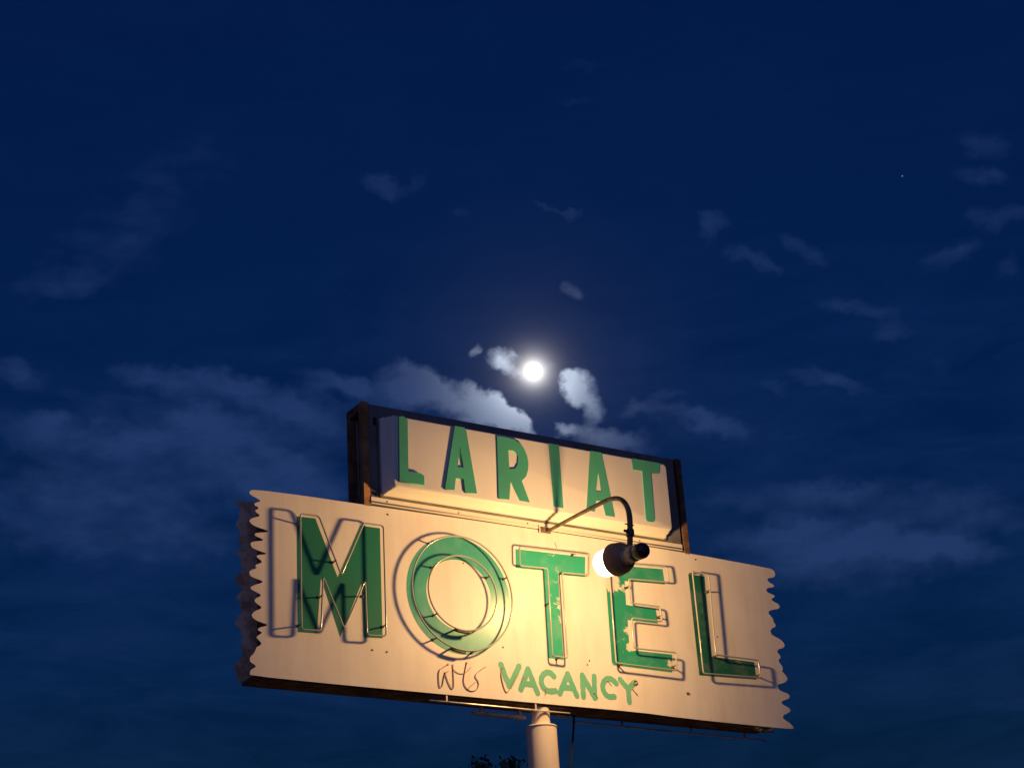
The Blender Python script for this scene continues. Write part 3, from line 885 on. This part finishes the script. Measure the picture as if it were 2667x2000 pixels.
BL = [  # x, y, half length, half height, tilt, density
    (430, 985, 150, 42, 4, .62), (590, 1000, 95, 50, 10, .7), (720, 1040, 120, 52, 20, .7), (830, 1085, 110, 70, 30, .55),
    (40, 970, 80, 45, 20, .5), (100, 1130, 110, 60, 15, .6), (330, 1140, 140, 52, 0, .62), (560, 1140, 150, 85, 0, .55),
    (690, 1250, 160, 55, 15, .5), (820, 1240, 110, 60, 20, .45), (300, 1260, 250, 90, 0, .35),
    (870, 990, 120, 36, 8, .7), (1080, 1000, 100, 55, 20, .95), (1010, 1035, 120, 50, 10, .7), (1190, 1045, 115, 60, 28, 1.0), (1290, 1075, 85, 48, 40, 1.0), (1345, 1105, 55, 32, 35, .8),
    (1312, 940, 46, 32, 20, .9), (1246, 908, 15, 26, 70, .6), (1345, 965, 50, 30, 30, .4), (1420, 950, 30, 30, 0, .3),
    (1486, 990, 26, 24, 0, .9), (1512, 976, 30, 22, 0, .8), (1536, 988, 26, 26, 0, .7), (1498, 1020, 34, 36, 0, 1.0), (1530, 1030, 38, 34, 0, .9), (1556, 1060, 30, 34, 0, .8), (1545, 1085, 28, 24, 0, .45),
    (1565, 1140, 115, 36, 8, .85), (1470, 1122, 34, 20, 0, .75), (1650, 1160, 80, 45, 15, .55),
    (1288, 1040, 34, 20, 20, .6), (1330, 1068, 34, 22, 25, .7), (1366, 1096, 30, 18, 30, .7), (1230, 1012, 44, 20, 15, .5), (1085, 968, 50, 24, 0, .5), (1392, 1118, 16, 10, 30, .5),
    (420, 1190, 560, 240, 6, .34), (180, 1330, 420, 160, 4, .26), (640, 1160, 260, 150, 18, .26), (2150, 1400, 520, 150, 3, .34), (2350, 1330, 380, 160, 0, .2), (1900, 1130, 380, 90, 6, .2),
    (640, 985, 70, 26, 10, .45), (900, 1005, 60, 24, 5, .4), (140, 1090, 70, 26, 0, .45), (500, 1090, 90, 30, 0, .45), (740, 1190, 100, 30, 20, .4), (2300, 1395, 140, 26, 0, .45), (2080, 1375, 90, 24, -6, .4), (2520, 1430, 110, 30, 5, .35),
    (1790, 1085, 140, 30, 8, .5), (1850, 1100, 70, 25, 10, .5), (1730, 1030, 70, 20, -12, .35), (1640, 1070, 40, 20, -10, .3),
    (1010, 482, 78, 36, 8, .75), (1088, 462, 28, 34, 0, .45), (1200, 548, 40, 16, 5, .35), (1440, 540, 70, 14, 18, .32), (1480, 568, 36, 17, 35, .4), (1512, 555, 14, 24, 20, .25),
    (1490, 762, 38, 22, 35, .4), (1480, 735, 22, 20, 0, .25),
    (1862, 588, 52, 34, -8, .6), (1835, 620, 40, 24, 0, .3), (1945, 676, 66, 34, 8, .58), (2005, 705, 45, 20, 20, .35), (2075, 630, 60, 28, 30, .5), (2130, 675, 50, 24, 20, .45),
    (2240, 800, 130, 26, 4, .42), (2330, 850, 60, 40, 25, .35), (2300, 880, 60, 20, 0, .3), (2560, 380, 100, 45, 0, .4), (2560, 465, 90, 32, 5, .42), (2560, 570, 60, 34, 0, .45), (2640, 560, 70, 28, -12, .45), (2480, 660, 100, 34, -25, .42), (2620, 690, 50, 50, 20, .3),
    (2120, 980, 90, 26, 8, .42), (2200, 1010, 110, 22, 8, .38), (2020, 1010, 60, 26, 0, .35), (2450, 965, 40, 30, 0, .25),
    (2000, 1290, 230, 40, 0, .32), (2160, 1280, 130, 34, 4, .42), (2040, 1390, 160, 40, -10, .42), (2220, 1425, 220, 45, 0, .5), (2420, 1430, 170, 40, 2, .5), (2150, 1470, 330, 70, 0, .4), (2560, 1340, 160, 60, 10, .35), (2400, 1290, 200, 50, 0, .25),
    (1520, 258, 80, 20, 0, .25), (1530, 168, 110, 18, 0, .25), (150, 745, 130, 40, 0, .28), (420, 480, 330, 130, -30, .25), (240, 700, 300, 120, -20, .28), (300, 1400, 420, 110, 8, .22), (480, 1390, 140, 30, 20, .2), (400, 1800, 420, 120, 0, .14), (2100, 1750, 500, 150, 0, .12), (600, 1910, 300, 60, 0, .14),
]
tot = None
for q in BL:
    bq = blob(*q, prev=tot)
    tot = bq if tot is None else math_(nt, 'ADD', tot, bq)
# fine structure, stretched along the horizon
mpn = N(nt, 'ShaderNodeMapping'); mpn.inputs['Scale'].default_value = (1.0, 1.0, 2.0)
nt.links.new(dirv, mpn.inputs[0])
fb = noise(nt, 34, 9, 0.66, mpn.outputs[0], 0.3)
fb2 = noise(nt, 5.0, 6, 0.6, mpn.outputs[0], 0.2)
vo = N(nt, 'ShaderNodeTexVoronoi', feature='SMOOTH_F1'); vo.inputs['Scale'].default_value = 58; vo.inputs['Smoothness'].default_value = 0.6
nt.links.new(vmath('ADD', mpn.outputs[0], warp(mpn.outputs[0], 60, 0.02, 3)), vo.inputs['Vector'])
er = math_(nt, 'ADD', math_(nt, 'MULTIPLY', math_(nt, 'SUBTRACT', 0.56, fb.outputs[0]), 0.95), math_(nt, 'MULTIPLY', math_(nt, 'SUBTRACT', vo.outputs['Distance'], 0.42), 0.45))     # ragged, eaten-away edges
veil = ramp(nt, fb2.outputs[0], [(0.42, (0, 0, 0)), (0.78, (1, 1, 1))])
gate = N(nt, 'ShaderNodeMapRange', interpolation_type='SMOOTHSTEP'); gate.inputs[1].default_value = 0.02; gate.inputs[2].default_value = 0.35
nt.links.new(tot, gate.inputs[0])
dens = math_(nt, 'MULTIPLY', math_(nt, 'MAXIMUM', math_(nt, 'SUBTRACT', tot, er), 0.0), math_(nt, 'MULTIPLY', gate.outputs[0], 1.25))
fine = noise(nt, 70, 8, 0.68, mpn.outputs[0], 0.6)      # lumpy light and dark inside the cloud sheets
mid_ = noise(nt, 22, 6, 0.6, mpn.outputs[0], 0.3)
lump = math_(nt, 'ADD', 0.05, math_(nt, 'ADD', math_(nt, 'MULTIPLY', fine.outputs[0], 0.85), math_(nt, 'MULTIPLY', mid_.outputs[0], 1.15)))
dens = math_(nt, 'MULTIPLY', math_(nt, 'MULTIPLY', dens, lump), frontmask)
lowr = N(nt, 'ShaderNodeMapRange', interpolation_type='SMOOTHSTEP')     # layered haze thickens towards the horizon
sepd = N(nt, 'ShaderNodeSeparateXYZ'); nt.links.new(dirv, sepd.inputs[0])
nt.links.new(sepd.outputs[2], lowr.inputs[0])
lowr.inputs[1].default_value = 0.50; lowr.inputs[2].default_value = 0.34; lowr.inputs[3].default_value = 0.10; lowr.inputs[4].default_value = 0.55
mp3 = N(nt, 'ShaderNodeMapping'); mp3.inputs['Scale'].default_value = (1.0, 1.0, 3.6); mp3.inputs['Location'].default_value = (3.1, 1.7, 0.4)
nt.links.new(dirv, mp3.inputs[0])
fb3 = noise(nt, 13, 9, 0.64, mp3.outputs[0], 0.5)
lay = ramp(nt, math_(nt, 'ADD', math_(nt, 'MULTIPLY', fb3.outputs[0], 0.75), math_(nt, 'MULTIPLY', fb2.outputs[0], 0.25)), [(0.40, (0, 0, 0)), (0.66, (1, 1, 1))])
layer = math_(nt, 'MULTIPLY', lay.outputs[0], lowr.outputs[0])
dens = math_(nt, 'MINIMUM', dens, 1.25)
# angle to the moon drives how strongly the clouds and thin vapour scatter its light
ang = N(nt, 'ShaderNodeMath', operation='ARCCOSINE'); nt.links.new(math_(nt, 'MINIMUM', dot(dirv, md_), 1.0), ang.inputs[0])
ang = ang.outputs[0]
def expf(s): return math_(nt, 'EXPONENT', math_(nt, 'MULTIPLY', ang, -1.0 / s))
near = math_(nt, 'MINIMUM', math_(nt, 'MULTIPLY', expf(0.0135), 1.9), 0.38)
def scale_c(f, c):
    n = N(nt, 'ShaderNodeVectorMath', operation='SCALE'); n.inputs[0].default_value = c
    nt.links.new(f, n.inputs['Scale']); return n.outputs[0]
def addc(a, b): return mix(nt, 1.0, a, b, 'ADD')
cloud_dim = addc(scale_c(dens, (0.0098, 0.0165, 0.043)), scale_c(layer, (0.0060, 0.0130, 0.042)))
lit = math_(nt, 'MULTIPLY', math_(nt, 'POWER', math_(nt, 'MAXIMUM', dens, 0.0), 1.5), near)
cloud_lit = scale_c(lit, (0.88, 1.0, 1.12))
halo_tex = math_(nt, 'ADD', 0.72, math_(nt, 'MULTIPLY', fb.outputs[0], 0.55))
h1 = scale_c(math_(nt, 'MULTIPLY', expf(0.00535), halo_tex), (0.92, 0.88, 0.90))
h2 = scale_c(expf(0.0027), (4.0, 3.85, 3.6))
h3 = scale_c(math_(nt, 'MULTIPLY', expf(0.025), halo_tex), (0.036, 0.034, 0.041))
sc = N(nt, 'ShaderNodeVectorMath', operation='SCALE'); nt.links.new(base, sc.inputs[0]); sc.inputs['Scale'].default_value = SKY_GAIN
col = addc(addc(addc(addc(addc(sc.outputs[0], cloud_dim), cloud_lit), h1), h2), h3)
# fill glow added to the unseen sky behind the camera, lifts shadows on the board
sund = Vector((-md_.x, -md_.y, 0.12)).normalized()
gl = math_(nt, 'POWER', math_(nt, 'MAXIMUM', dot(dirv, sund), 0.0), 3.0)
col = addc(col, scale_c(gl, (0.160, 0.142, 0.255)))
nt.links.new(col, bg.inputs[0]); bg.inputs[1].default_value = 1.0
w.cycles.sampling_method = 'MANUAL'; w.cycles.sample_map_resolution = 1024

# ------------------------------------------------------------------ render settings
S.view_settings.view_transform = 'Standard'
S.view_settings.look = 'None'
S.view_settings.exposure = 0.0
S.view_settings.gamma = 1.0
S.view_settings.use_curve_mapping = False
S.cycles.max_bounces = 6
S.cycles.sample_clamp_indirect = 4.0
